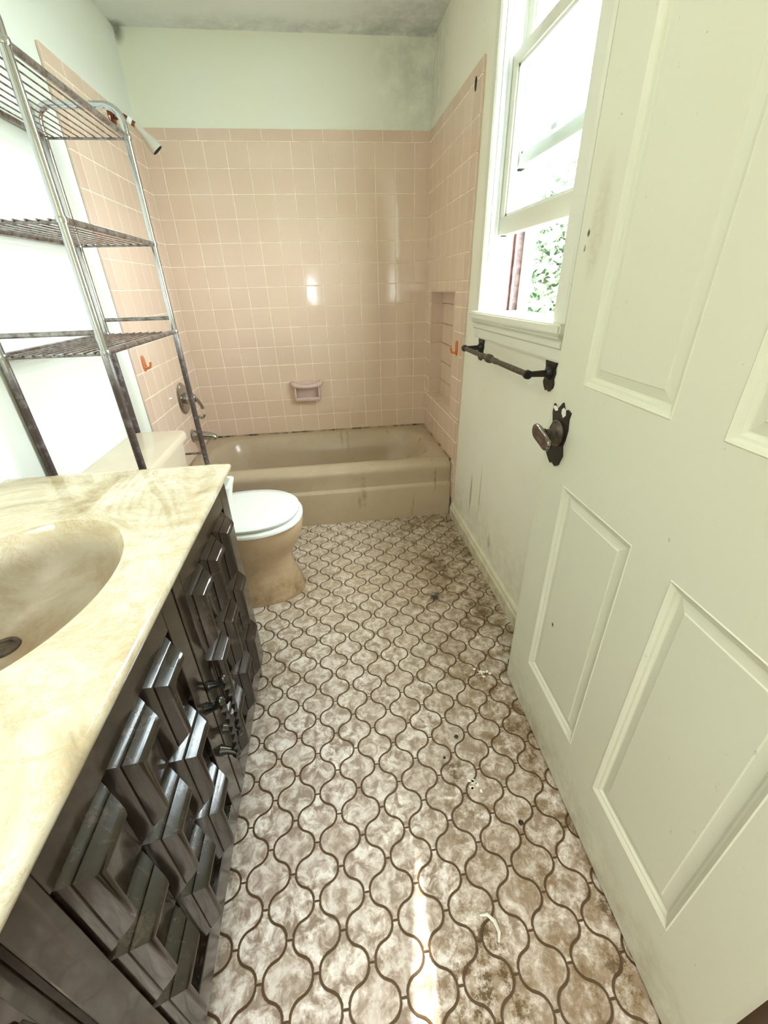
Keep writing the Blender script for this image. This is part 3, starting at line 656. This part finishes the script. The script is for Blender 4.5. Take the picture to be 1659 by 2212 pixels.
# ------------------------------------------------------------------ vanity
CX = 0.548; CZ = 0.752
van = thing('vanity_cabinet', 'dark wooden vanity cabinet with carved block doors', 'cabinet', (0.28, -2.35, 0))
bm = B((WL+0.001, 0.528, -1.753, -1.737, 0.0, 0.7545), (WL+0.001, 0.528, -2.985, -2.969, 0.0, 0.7545), (WL+0.001, 0.528, -2.969, -1.753, 0.09, 0.106), (0.462, 0.478, -2.969, -1.753, 0.0, 0.09)); obj('carcass', bm, 'wood', van)
bm = bmesh.new(); box(bm, 0.5285, 0.534, -2.985, -1.737, 0.09, 0.7545, bev=0.001); obj('face_frame', bm, 'wood', van)
def cell_bm(yn, yf, zt, zb):
    """L-shaped two-step moulding on the top and near side of one sunk square"""
    bm = bmesh.new(); x0, x1, x2 = 0.5345, 0.556, 0.5755
    e = 0.0006; yn += e; zb += e
    def slab(plan, z0, z1):
        a = [bm.verts.new((x, y, z0)) for x, y in plan]; c = [bm.verts.new((x, y, z1)) for x, y in plan]; n = len(plan)
        for k in range(n): bm.faces.new((a[k], a[(k+1) % n], c[(k+1) % n], c[k]))
        bm.faces.new(a[::-1]); bm.faces.new(c)
    # rounded two-step moulding swept down the near side and along the top, mitred at the corner
    prof = [(x0, 0.0), (0.5380, 0.0012), (0.5450, 0.0050), (0.5525, 0.0096), (0.5545, 0.0118), (0.5548, 0.0142), (0.5566, 0.0136), (0.5630, 0.0172), (0.5700, 0.0218), (0.5740, 0.0252), (x2, 0.0285), (x2, 0.0325), (0.5640, 0.0345), (x0, 0.0345)]
    st = [[(x, yf-0.002-q*0.35-(x-x0)*0.55, zt-q) for x, q in prof], [(x, yn+q*0.85, zt-q) for x, q in prof], [(x, yn+q*0.85, zb+0.001+q*0.35+(x-x0)*0.7) for x, q in prof]]
    n = len(prof); vr = [[bm.verts.new(p) for p in r] for r in st]
    for a, c in zip(vr, vr[1:]):
        for k in range(n): bm.faces.new((a[k], a[(k+1) % n], c[(k+1) % n], c[k]))
    bm.faces.new(vr[0][::-1]); bm.faces.new(vr[-1])
    # sunk panel with a low bevelled field
    box(bm, x0, 0.5375, yn+0.020, yf, zb, zt-0.022)
    fy0, fy1, fz0, fz1 = yn+0.026, yf-0.007, zb+0.008, zt-0.028
    v = [bm.verts.new((0.5376, *q)) for q in ((fy0, fz0), (fy1, fz0), (fy1, fz1), (fy0, fz1))]
    w = [bm.verts.new((0.5410, *q)) for q in ((fy0+0.008, fz0+0.008), (fy1-0.008, fz0+0.008), (fy1-0.008, fz1-0.008), (fy0+0.008, fz1-0.008))]
    for k in range(4): bm.faces.new((v[k], v[(k+1) % 4], w[(k+1) % 4], w[k]))
    bm.faces.new(w)
    return bm
block_me = None
def door_leaf(y0, y1, r0, r1, pull_y, pz0, pz1):
    """door y0..y1 with sunk field r0..r1"""
    global block_me
    zb, zt = 0.168, 0.697
    d = obj('door', B((0.5345, CX, y0, r0, 0.100, CZ), (0.5345, CX, r1, y1, 0.100, CZ), (0.5345, CX, r0, r1, zt, CZ), (0.5345, CX, r0, r1, 0.100, zb), bev=0.0015), 'wood', van)
    cw = (r1-r0)/3; ch = (zt-zb)/3
    for i in range(3):
        for j in range(3):
            yn, yf = r0+cw*i, r0+cw*(i+1); z1 = zt-ch*j
            at = (0.5345, yn, z1-ch)
            if block_me is None:
                b = obj('raised_block', cell_bm(yn, yf, z1, z1-ch), 'wood', d, smooth=38, origin=at); block_me = b.data
            else: piece('raised_block', block_me, at, d)
    # rope-twist iron pull
    bm = bmesh.new(); yy = pull_y; xh = CX+0.030
    pts = []; rad = []
    for k in range(25):
        f = k/24; pts.append((xh+0.006*math.sin(PI*f), yy, pz0+(pz1-pz0)*f)); rad.append(0.0062 if 3 < k < 21 else 0.0085)
    tube(bm, pts, rad, 4, twist=0.42)
    p = obj('pull', bm, 'pull', d, smooth=25)
    for zz, s in ((pz0, 1), (pz1, -1)):
        bm = bmesh.new(); tube(bm, [(CX-0.001, yy, zz+s*0.010), (CX+0.014, yy, zz+s*0.008), (xh, yy, zz)], [0.013, 0.008, 0.0085], 10)
        lathe(bm, [(0.0, -0.013), (0.007, -0.008), (0.010, 0), (0.007, 0.008), (0.0, 0.013)], (xh, yy, zz-s*0.006), (0, 0, 1), 12)
        obj('pull_post', bm, 'pull', d, smooth=40)
door_leaf(-2.187, -1.743, -2.150, -1.803, -2.170, 0.318, 0.478)
door_leaf(-2.633, -2.193, -2.590, -2.245, -2.213, 0.305, 0.465)
# drawer front beside the near door
dr = obj('drawer', B((0.5345, CX-0.004, -2.970, -2.652, 0.560, CZ), bev=0.002), 'wood', van)
bm = bmesh.new(); tube(bm, [(0.546, -2.668, 0.655), (0.566, -2.670, 0.652), (0.574, -2.690, 0.652), (0.574, -2.760, 0.652), (0.566, -2.780, 0.652), (0.546, -2.782, 0.655)], [0.011, 0.007, 0.0065, 0.0065, 0.007, 0.011], 10); o = obj('pull', bm, 'ironbar', dr, smooth=50)
obj('drawer', B((0.5345, CX-0.004, -2.970, -2.652, 0.330, 0.552), bev=0.002), 'wood', van)
obj('drawer', B((0.5345, CX-0.004, -2.970, -2.652, 0.100, 0.322), bev=0.002), 'wood', van)

# ------------------------------------------------------------------ cultured-marble top with moulded basin
top = thing('marble_countertop', 'cream marbled vanity counter with moulded oval basin, brown stain inside', 'countertop', (0.30, -2.35, 0.755))
ZT = 0.790; ex, ey, ea, eb = 0.306, -2.214, 0.162, 0.229
X0, X1, Y0, Y1 = WL+0.001, 0.5695, -2.985, -1.722
angs = [2*PI*k/96 for k in range(96)]
for qx in (X0, X1):
    for qy in (Y0, Y1):
        a = math.atan2((qy-ey)/eb, (qx-ex)/ea) % (2*PI)
        i = min(range(96), key=lambda k: abs((angs[k]-a+PI) % (2*PI)-PI)); angs[i] = a
angs.sort()
def edge_pt(a, ins, z, rc=0.0):
    dx, dy = math.cos(a)*ea, math.sin(a)*eb; s = 1e9
    if dx > 0: s = min(s, (X1-ins-ex)/dx)
    if dx < 0: s = min(s, (X0+ins-ex)/dx)
    if dy > 0: s = min(s, (Y1-ins-ey)/dy)
    if dy < 0: s = min(s, (Y0+ins-ey)/dy)
    return (ex+dx*s, ey+dy*s, z)
def el(f, z, sx=0.0, sy=0.0): return [(ex+sx+math.cos(a)*ea*f, ey+sy+math.sin(a)*eb*f, z) for a in angs]
R_ = [[edge_pt(a, 0.014, ZT-0.0345) for a in angs], [edge_pt(a, 0.012, ZT-0.034) for a in angs], [edge_pt(a, 0.003, ZT-0.020) for a in angs], [edge_pt(a, 0.0, ZT-0.011) for a in angs], [edge_pt(a, 0.0015, ZT-0.005) for a in angs], [edge_pt(a, 0.006, ZT-0.001) for a in angs], [edge_pt(a, 0.012, ZT) for a in angs], [edge_pt(a, 0.022, ZT-0.0008) for a in angs],
      [edge_pt(a, 0.040, ZT-0.003) for a in angs], el(1.03, ZT-0.003), el(1.010, ZT-0.0038), el(0.993, ZT-0.0085), el(0.965, ZT-0.022), el(0.92, ZT-0.048), el(0.84, ZT-0.085, -0.005), el(0.70, ZT-0.116, -0.015, 0.006), el(0.50, ZT-0.134, -0.03, 0.014), el(0.28, ZT-0.142, -0.05, 0.022), el(0.13, ZT-0.145, -0.068, 0.028)]
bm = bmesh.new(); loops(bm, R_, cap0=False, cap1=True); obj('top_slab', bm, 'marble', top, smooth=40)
bm = bmesh.new(); lathe(bm, [(0.026, 0.0), (0.025, 0.004), (0.018, 0.003), (0.017, -0.003), (0.0, -0.003)], (ex-0.068, ey+0.028, ZT-0.1448), (0, 0, 1), 22); o = obj('drain', bm, 'ironbar', top, smooth=40); o['label'] = 'brown corroded drain'

# white plastic holder between vanity and toilet
t_ = thing('plastic_holder', 'small white open plastic holder on the vanity end beside the toilet', 'holder', (0.49, -1.69, 0.655))
bm = bmesh.new()
def hb(x0, x1, y0, y1, z, dip=0.0): return [(x, y, zz-(dip if y > -1.66 and 0.45 < x < 0.545 else 0)) for x, y, zz in rrect(x0, x1, y0, y1, 0.016, z, 6, 4)]
loops(bm, [hb(0.455, 0.540, -1.733, -1.665, 0.655), hb(0.448, 0.548, -1.735, -1.645, 0.700), hb(0.445, 0.552, -1.736, -1.640, 0.712), hb(0.445, 0.552, -1.736, -1.640, 0.717), hb(0.454, 0.543, -1.730, -1.649, 0.717), hb(0.462, 0.534, -1.727, -1.668, 0.665)], cap0=True, cap1=True)
obj('cup', bm, 'plastic', t_, smooth=45)

# ------------------------------------------------------------------ window
y0, y1, z0, z1 = WIN
win = thing('window_1', 'white double-hung window in right wall, lower sash pushed up', 'window', (WR, (y0+y1)/2, z0), kind='structure')
bm = bmesh.new(); x_in = 1.474
prism(bm, [(0, 0), (0.062, 0), (0.062, 0.014), (0.055, 0.019), (0.012, 0.023), (0.004, 0.018), (0, 0.012)], (WR, y1-0.006, z0-0.001), (0, 1, 0), (-1, 0, 0), (0, 0, 1), z1-z0+0.07); obj('casing', bm, 'trim', win)
bm = bmesh.new(); prism(bm, [(0, 0), (0.062, 0), (0.062, 0.014), (0.055, 0.019), (0.012, 0.023), (0.004, 0.018), (0, 0.012)], (WR, y0+0.006, z0-0.001), (0, -1, 0), (-1, 0, 0), (0, 0, 1), z1-z0+0.07); obj('casing', bm, 'trim', win)
bm = bmesh.new(); prism(bm, [(RT-0.02, z0-0.03), (RT+0.13, z0-0.055), (RT+0.13, z0-0.03), (RT-0.02, z0-0.004)], (0, y0-0.06, 0), (1, 0, 0), (0, 0, 1), (0, 1, 0), y1-y0+0.12); obj('outer_sill', bm, 'white_vinyl', win)
obj('head_casing', B((WR-0.023, WR, y0-0.06, y1+0.06, z1-0.006, z1+0.07), bev=0.004), 'trim', win)
bm = bmesh.new(); prism(bm, [(1.452, y0-0.085), (WR, y0-0.085), (WR, y0+0.002), (1.63, y0+0.002), (1.63, y1-0.002), (WR, y1-0.002), (WR, y1+0.085), (1.452, y1+0.085)], (0, 0, z0-0.028), (1, 0, 0), (0, 1, 0), (0, 0, 1), 0.028); bmesh.ops.bevel(bm, geom=bm.edges[:], offset=0.005, segments=2, affect='EDGES'); obj('stool', bm, 'trim', win, smooth=40)
bm = bmesh.new(); prism(bm, [(0, 0), (0.012, 0), (0.014, 0.006), (0.014, 0.034), (0.022, 0.040), (0.022, 0.052), (0.017, 0.056), (0.030, 0.064), (0.030, 0.074), (0, 0.074)], (WR, y0-0.062, z0-0.102), (-1, 0, 0), (0, 0, 1), (0, 1, 0), y1-y0+0.124); obj('apron', bm, 'trim', win)
# far and near jambs with sash tracks
for s, yy in ((1, y1), (-1, y0)):
    f = lambda a, b: (yy-s*b, yy-s*a) if s > 0 else (yy+a, yy+b)
    bm = B((WR-0.004, 1.500, *f(0, 0.012), z0, z1), (1.500, 1.5135, *f(0, 0.004), z0, z1), (1.5135, 1.521, *f(0, 0.016), z0, z1), (1.521, 1.529, *f(0, 0.004), z0, z1), (1.529, 1.533, *f(0, 0.012), z0, z1), (1.533, 1.556, *f(0, 0.003), z0, z1), (1.556, 1.562, *f(0, 0.014), z0, z1)); obj('jamb_track', bm, 'white_vinyl', win)
    bm = B((1.562, 1.592, *f(0, 0.006), z0, 1.42), bev=0.001); obj('outer_jamb', bm, 'redbrown', win)
    obj('upper_outer_jamb', B((1.594, RT, *f(0, 0.014), 1.42, z1)), 'white_vinyl', win)
    bm = B((1.592, 1.606, *f(0, 0.020), z0, 1.42), (1.606, RT, *f(0, 0.012), z0, 1.42), bev=0.002); o = obj('outer_stop', bm, 'darkbrown', win)
    bm = B((RT-0.012, RT+0.02, *f(-0.04, 0.050), z0-0.02, z1+0.03), bev=0.003); obj('storm_frame', bm, 'white_vinyl', win)
def sash(name, x, za, zb, rail_b, rail_t, label):
    ya, yb = y0+0.006, y1-0.006; d = 0.034; st = 0.048
    s = obj(name, B((x, x+d, ya, ya+st, za, zb), (x, x+d, yb-st, yb, za, zb), bev=0.003), 'sash', win, smooth=30); s['label'] = label
    obj('bottom_rail', B((x-0.0005, x+d+0.0005, ya, yb, za, za+rail_b), bev=0.003), 'sash', s, smooth=30)
    obj('top_rail', B((x-0.0005, x+d+0.0005, ya, yb, zb-rail_t, zb), bev=0.003), 'sash', s, smooth=30)
    bm = bmesh.new()
    for a, b, c, e in ((ya+st, ya+st+0.010, za+rail_b, zb-rail_t), (yb-st-0.010, yb-st, za+rail_b, zb-rail_t)): box(bm, x+0.006, x+0.015, a, b, c, e)
    box(bm, x+0.006, x+0.015, ya+st, yb-st, za+rail_b, za+rail_b+0.008); box(bm, x+0.006, x+0.015, ya+st, yb-st, zb-rail_t-0.008, zb-rail_t); obj('glazing_bead', bm, 'white_vinyl', s)
    obj('pane', B((x+0.0155, x+0.0185, ya+st-0.004, yb-st+0.004, za+rail_b-0.004, zb-rail_t+0.004)), 'glass', s)
    return s
lo = sash('lower_sash', 1.522, 1.342, 1.828, 0.056, 0.034, 'white lower sash raised a hand high')
up = sash('upper_sash', 1.5585, 1.536, 2.045, 0.036, 0.045, 'white upper sash behind the raised lower sash')
bm = bmesh.new(); box(bm, 1.545, 1.558, -1.335, -1.295, 1.572, 1.588, bev=0.003); obj('sash_lock', bm, 'white_vinyl', up)

# ------------------------------------------------------------------ door
DA = Vector((1.368, -1.874, 0)); DT = Vector((-0.03199, -0.99949, 0)); DN = Vector((0.99949, -0.03199, 0)); DW = 0.814; DZ0, DZ1 = 0.010, 2.035
def D(u, d, z): return DA+DT*u+DN*d+Vector((0, 0, z))
def dbox(bm, u0, u1, d0, d1, z0_, z1_):
    v = [bm.verts.new(D(u, d, z)) for u in (u0, u1) for d in (d0, d1) for z in (z0_, z1_)]
    for f in ((0, 1, 3, 2), (4, 6, 7, 5), (0, 4, 5, 1), (2, 3, 7, 6), (0, 2, 6, 4), (1, 5, 7, 3)): bm.faces.new([v[i] for i in f])
dooro = thing('door_1', 'cream painted panel door standing open along right wall', 'door', D(DW, 0.0175, 0), kind='structure')
US = [(0.116, 0.372), (0.469, 0.708)]; ZS = [(0.196, 0.775), (1.000, 1.905)]
bm = bmesh.new()
dbox(bm, 0, US[0][0], 0, 0.035, DZ0, DZ1); dbox(bm, US[1][1], DW, 0, 0.035, DZ0, DZ1); dbox(bm, US[0][1], US[1][0], 0, 0.035, DZ0, DZ1)
for u0, u1 in US:
    for a, b in ((DZ0, ZS[0][0]), (ZS[0][1], ZS[1][0]), (ZS[1][1], DZ1)): dbox(bm, u0, u1, 0, 0.035, a, b)
bmesh.ops.remove_doubles(bm, verts=bm.verts[:], dist=1e-5)
obj('door_frame', bm, 'door', dooro)
for u0, u1 in US:
    for a, b in ZS:
        bm = bmesh.new()
        def rect(i, d): return [D(u0+i, d, a+i), D(u1-i, d, a+i), D(u1-i, d, b-i), D(u0+i, d, b-i)]
        loops(bm, [rect(-0.0005, 0.0345), rect(-0.0005, 0.0005), rect(0.002, -0.0012), rect(0.006, 0.0010), rect(0.010, 0.0040), rect(0.014, 0.0052), rect(0.018, 0.0095), rect(0.020, 0.0100), rect(0.036, 0.0068), rect(0.038, 0.0052)], cap1=True)
        obj('panel', bm, 'door', dooro, origin=D((u0+u1)/2, 0.01, a))
# black iron door furniture
hs = obj('handle_plate', (lambda bm: (prism(bm, [(-0.030, -0.062), (-0.012, -0.074), (0.0, -0.069), (0.012, -0.074), (0.026, -0.066), (0.038, -0.040), (0.030, -0.018), (0.036, -0.004), (0.040, 0.020), (0.036, 0.045), (0.040, 0.060), (0.026, 0.064), (0.014, 0.058), (0.002, 0.074), (-0.012, 0.060), (-0.020, 0.054), (-0.036, 0.064), (-0.038, 0.044), (-0.030, 0.022), (-0.040, 0.004), (-0.036, -0.008), (-0.040, -0.030), (-0.044, -0.050)], D(0.054, 0.0, 0.877), DT, (0, 0, 1), -DN, 0.004), bm)[1])(bmesh.new()), 'iron', dooro)
hs['label'] = 'worn black iron plate with scalloped ends'
for uu, zz, w_, h_ in ((0.030, 0.932, 0.011, 0.006), (0.068, 0.931, 0.010, 0.011)):
    bm = bmesh.new(); prism(bm, [(-w_, -h_*0.2), (0, -h_), (w_, -h_*0.3), (w_*0.7, h_*0.7), (-w_*0.3, h_), (-w_, h_*0.5)], D(uu, -0.0040, zz), DT, (0, 0, 1), -DN, 0.0006); obj('worn_patch', bm, 'worn', hs)
bm = bmesh.new(); lathe(bm, [(0.030, 0.0035), (0.031, 0.007), (0.027, 0.010), (0.024, 0.0085), (0.020, 0.012), (0.012, 0.014), (0.0105, 0.030), (0.013, 0.034)], D(0.054, 0, 0.880), -DN, 28); obj('rosette', bm, 'ironbar', hs, smooth=40)
bm = bmesh.new()
kc = D(0.062, -0.040, 0.876); kl = (DT*0.97+Vector((0, 0, -0.22))).normalized(); ks = DN.cross(kl).normalized(); kr = []
for r, h in ((0.30, 0.008), (0.62, 0.006), (0.92, 0.001), (1.0, -0.004), (0.95, -0.009), (0.70, -0.011), (0.35, -0.0085)):
    kr.append([kc+kl*math.cos(a)*0.046*r+ks*math.sin(a)*0.023*r*(1+0.25*math.cos(2*a))+DN*h for a in [2*PI*k/32 for k in range(32)]])
loops(bm, kr, cap0=True, cap1=True); o = obj('knob', bm, 'handlechrome', hs, smooth=50); o['label'] = 'worn oval knob with shiny rim'

# ------------------------------------------------------------------ towel bar
tb = thing('towel_bar', 'dark iron towel bar under the window', 'towel bar', (WR, -1.32, 0.90))
for yy in (-1.008, -1.610):
    bm = bmesh.new(); poly = [(0.010, -0.050), (0.0, -0.045), (-0.010, -0.050), (-0.026, -0.038), (-0.030, -0.026), (-0.024, -0.012), (-0.030, 0.004), (-0.026, 0.018), (-0.031, 0.032), (-0.022, 0.044), (-0.010, 0.041), (0.0, 0.049), (0.012, 0.042), (0.024, 0.045), (0.031, 0.030), (0.026, 0.016), (0.031, 0.0), (0.026, -0.014), (0.030, -0.028), (0.022, -0.040)]
    prism(bm, poly, (WR, yy, 0.952), (0, 1, 0), (0, 0, 1), (-1, 0, 0), 0.006); p = obj('wall_plate', bm, 'iron', tb)
    bm = bmesh.new(); lathe(bm, [(0.020, 0.005), (0.018, 0.012), (0.010, 0.018), (0.0085, 0.060), (0.010, 0.066)], (WR, yy, 0.953), (-1, 0, 0), 18); obj('post', bm, 'iron', p, smooth=40)
    bm = bmesh.new(); lathe(bm, [(0.0, -0.016), (0.010, -0.012), (0.0135, 0.0), (0.012, 0.010), (0.0, 0.014)], (WR-0.074, yy, 0.953), (0, 1 if yy > -1.2 else -1, 0), 18); obj('end_knob', bm, 'iron', p, smooth=50)
bm = bmesh.new(); prof = [(0.0070, 0.0), (0.0082, 0.02), (0.0088, 0.12), (0.0082, 0.20), (0.0095, 0.215), (0.0105, 0.235), (0.0088, 0.25), (0.0100, 0.262), (0.0145, 0.275), (0.0150, 0.290), (0.0145, 0.303), (0.0100, 0.315), (0.0088, 0.328), (0.0105, 0.345), (0.0095, 0.365), (0.0082, 0.38), (0.0090, 0.46), (0.0088, 0.55), (0.0075, 0.602)]
lathe(bm, prof, (WR-0.074, -1.008, 0.953), (0, -1, 0), 16); obj('bar', bm, 'ironbar', tb, smooth=50)
bm = bmesh.new(); prism(bm, [(0, 0), (0.022, 0.012), (0.026, 0.006), (0.004, -0.008)], (WR-0.070, -1.612, 0.930), (0.75, -0.66, 0), (0, 0, 1), (0.66, 0.75, 0), 0.0015); o = tag(obj('tape_scrap', bm, 'plastic'), 'little scrap of clear tape under near end of towel bar', 'scrap')

# ------------------------------------------------------------------ bits lying on the floor
bm = bmesh.new(); rnd = random.Random(3)
for k in range(60):
    a = rnd.uniform(0, 2*PI); r = abs(rnd.gauss(0, 0.020)); c = Vector((1.222+r*math.cos(a), -1.437+0.8*r*math.sin(a), 0.003+rnd.uniform(0, 0.006)))
    q = Vector((rnd.uniform(-1, 1), rnd.uniform(-1, 1), rnd.uniform(-0.15, 0.15)))*rnd.uniform(0.008, 0.02)
    tube(bm, [c-q, c+Vector((rnd.gauss(0, .004), rnd.gauss(0, .004), 0.002)), c+q], 0.0006, 3)
tag(obj('dust_clump', bm, 'dust'), 'dark clump of dust and hair on the floor', 'dust')
bm = bmesh.new(); tube(bm, [(1.070, -2.460, 0.003), (1.085, -2.462, 0.006), (1.097, -2.474, 0.004), (1.100, -2.492, 0.006), (1.094, -2.506, 0.003)], [0.002, 0.0035, 0.004, 0.0035, 0.002], 5); tag(obj('paint_flake', bm, 'chip'), 'curled white paint flake on the brown floor stain near the camera', 'flake')
for (x, y, r), lab in (((1.134, -2.064, 0.006), 'dark crumb on lantern shape in the middle of the floor'), ((1.229, -2.307, 0.0065), 'round black crumb near the door on the floor'), ((1.083, -2.120, 0.004), 'tiny dark crumb left of the brown floor stain')):
    bm = bmesh.new(); bmesh.ops.create_icosphere(bm, subdivisions=2, radius=r)
    for v in bm.verts: v.co = Vector((v.co.x*rnd.uniform(0.85, 1.15), v.co.y*rnd.uniform(0.85, 1.15), v.co.z*0.6))+Vector((x, y, r*0.55))
    tag(obj('crumb', bm, 'crumb'), lab, 'crumb', 'dark crumbs on the floor')
for x, y, s, lab in ((1.286, -1.853, 0.020, 'white paint scraps on the floor by the door edge'), (1.150, -2.205, 0.016, 'white paint scraps in the middle of the brown stain')):
    bm = bmesh.new()
    for k in range(9):
        c = (x+rnd.gauss(0, s*0.7), y+rnd.gauss(0, s*0.7)); n = 6; rr = [rnd.uniform(0.3, 1)*s*0.42 for _ in range(n)]
        prism(bm, [(rr[i]*math.cos(2*PI*i/n), rr[i]*math.sin(2*PI*i/n)) for i in range(n)], (c[0], c[1], 0.0002), (1, 0, 0), (0, 1, 0), (0, 0, 1), 0.0012)
    tag(obj('paint_scraps', bm, 'chip'), lab, 'scraps', kind='stuff')

# ------------------------------------------------------------------ outdoors, seen through the window
struct('ground_outside', B((RT+0.3, 14, -14, 16, -0.75, -0.65)), 'grass', 'grassy ground outside the window', 'ground')
def shrub(x, y, h, w, n, seed, label):
    t_ = thing('leafy_shrub', label, 'shrub', (x, y, -0.65), 'shrubs outside the window'); rd = random.Random(seed)
    bm = bmesh.new(); tube(bm, [(x, y, -0.65), (x+0.03, y, 0.3), (x-0.02, y+0.05, h*0.55)], [0.06, 0.045, 0.02], 8)
    for k in range(9):
        a = rd.uniform(0, 2*PI); zz = rd.uniform(0.0, h*0.5); tube(bm, [(x, y, zz), (x+math.cos(a)*w*0.3, y+math.sin(a)*w*0.3, zz+0.35), (x+math.cos(a)*w*0.6, y+math.sin(a)*w*0.6, zz+0.6)], [0.02, 0.012, 0.005], 5)
    obj('trunk', bm, 'bark', t_)
    vs, fs = [], []
    for k in range(n):
        th = rd.uniform(0, 2*PI); ph = math.acos(rd.uniform(-0.8, 1)); r = rd.uniform(0.55, 1.0)
        c = Vector((x+w*r*math.sin(ph)*math.cos(th), y+w*r*math.sin(ph)*math.sin(th), h*0.45+h*0.55*r*math.cos(ph)))
        d = Vector((rd.uniform(-1, 1), rd.uniform(-1, 1), rd.uniform(-1, 0.4))).normalized(); s = d.orthogonal().normalized(); L = rd.uniform(0.08, 0.16)
        i = len(vs); vs += [c, c+d*L*0.5+s*L*0.28, c+d*L, c+d*L*0.5-s*L*0.28]; fs.append((i, i+1, i+2, i+3))
    bm = bmesh.new(); vv = [bm.verts.new(v) for v in vs]
    for f in fs: bm.faces.new([vv[i] for i in f])
    o = obj('foliage', bm, 'leaf', t_); o['kind'] = 'stuff'
shrub(3.5, 2.5, 2.2, 0.95, 8000, 1, 'sunlit leafy shrub nearest the window')
shrub(5.0, 5.0, 3.1, 1.3, 8000, 2, 'taller pale shrub behind the nearest one')
shrub(7.9, 3.0, 3.1, 1.3, 7000, 4, 'broad pale shrub furthest from the house')
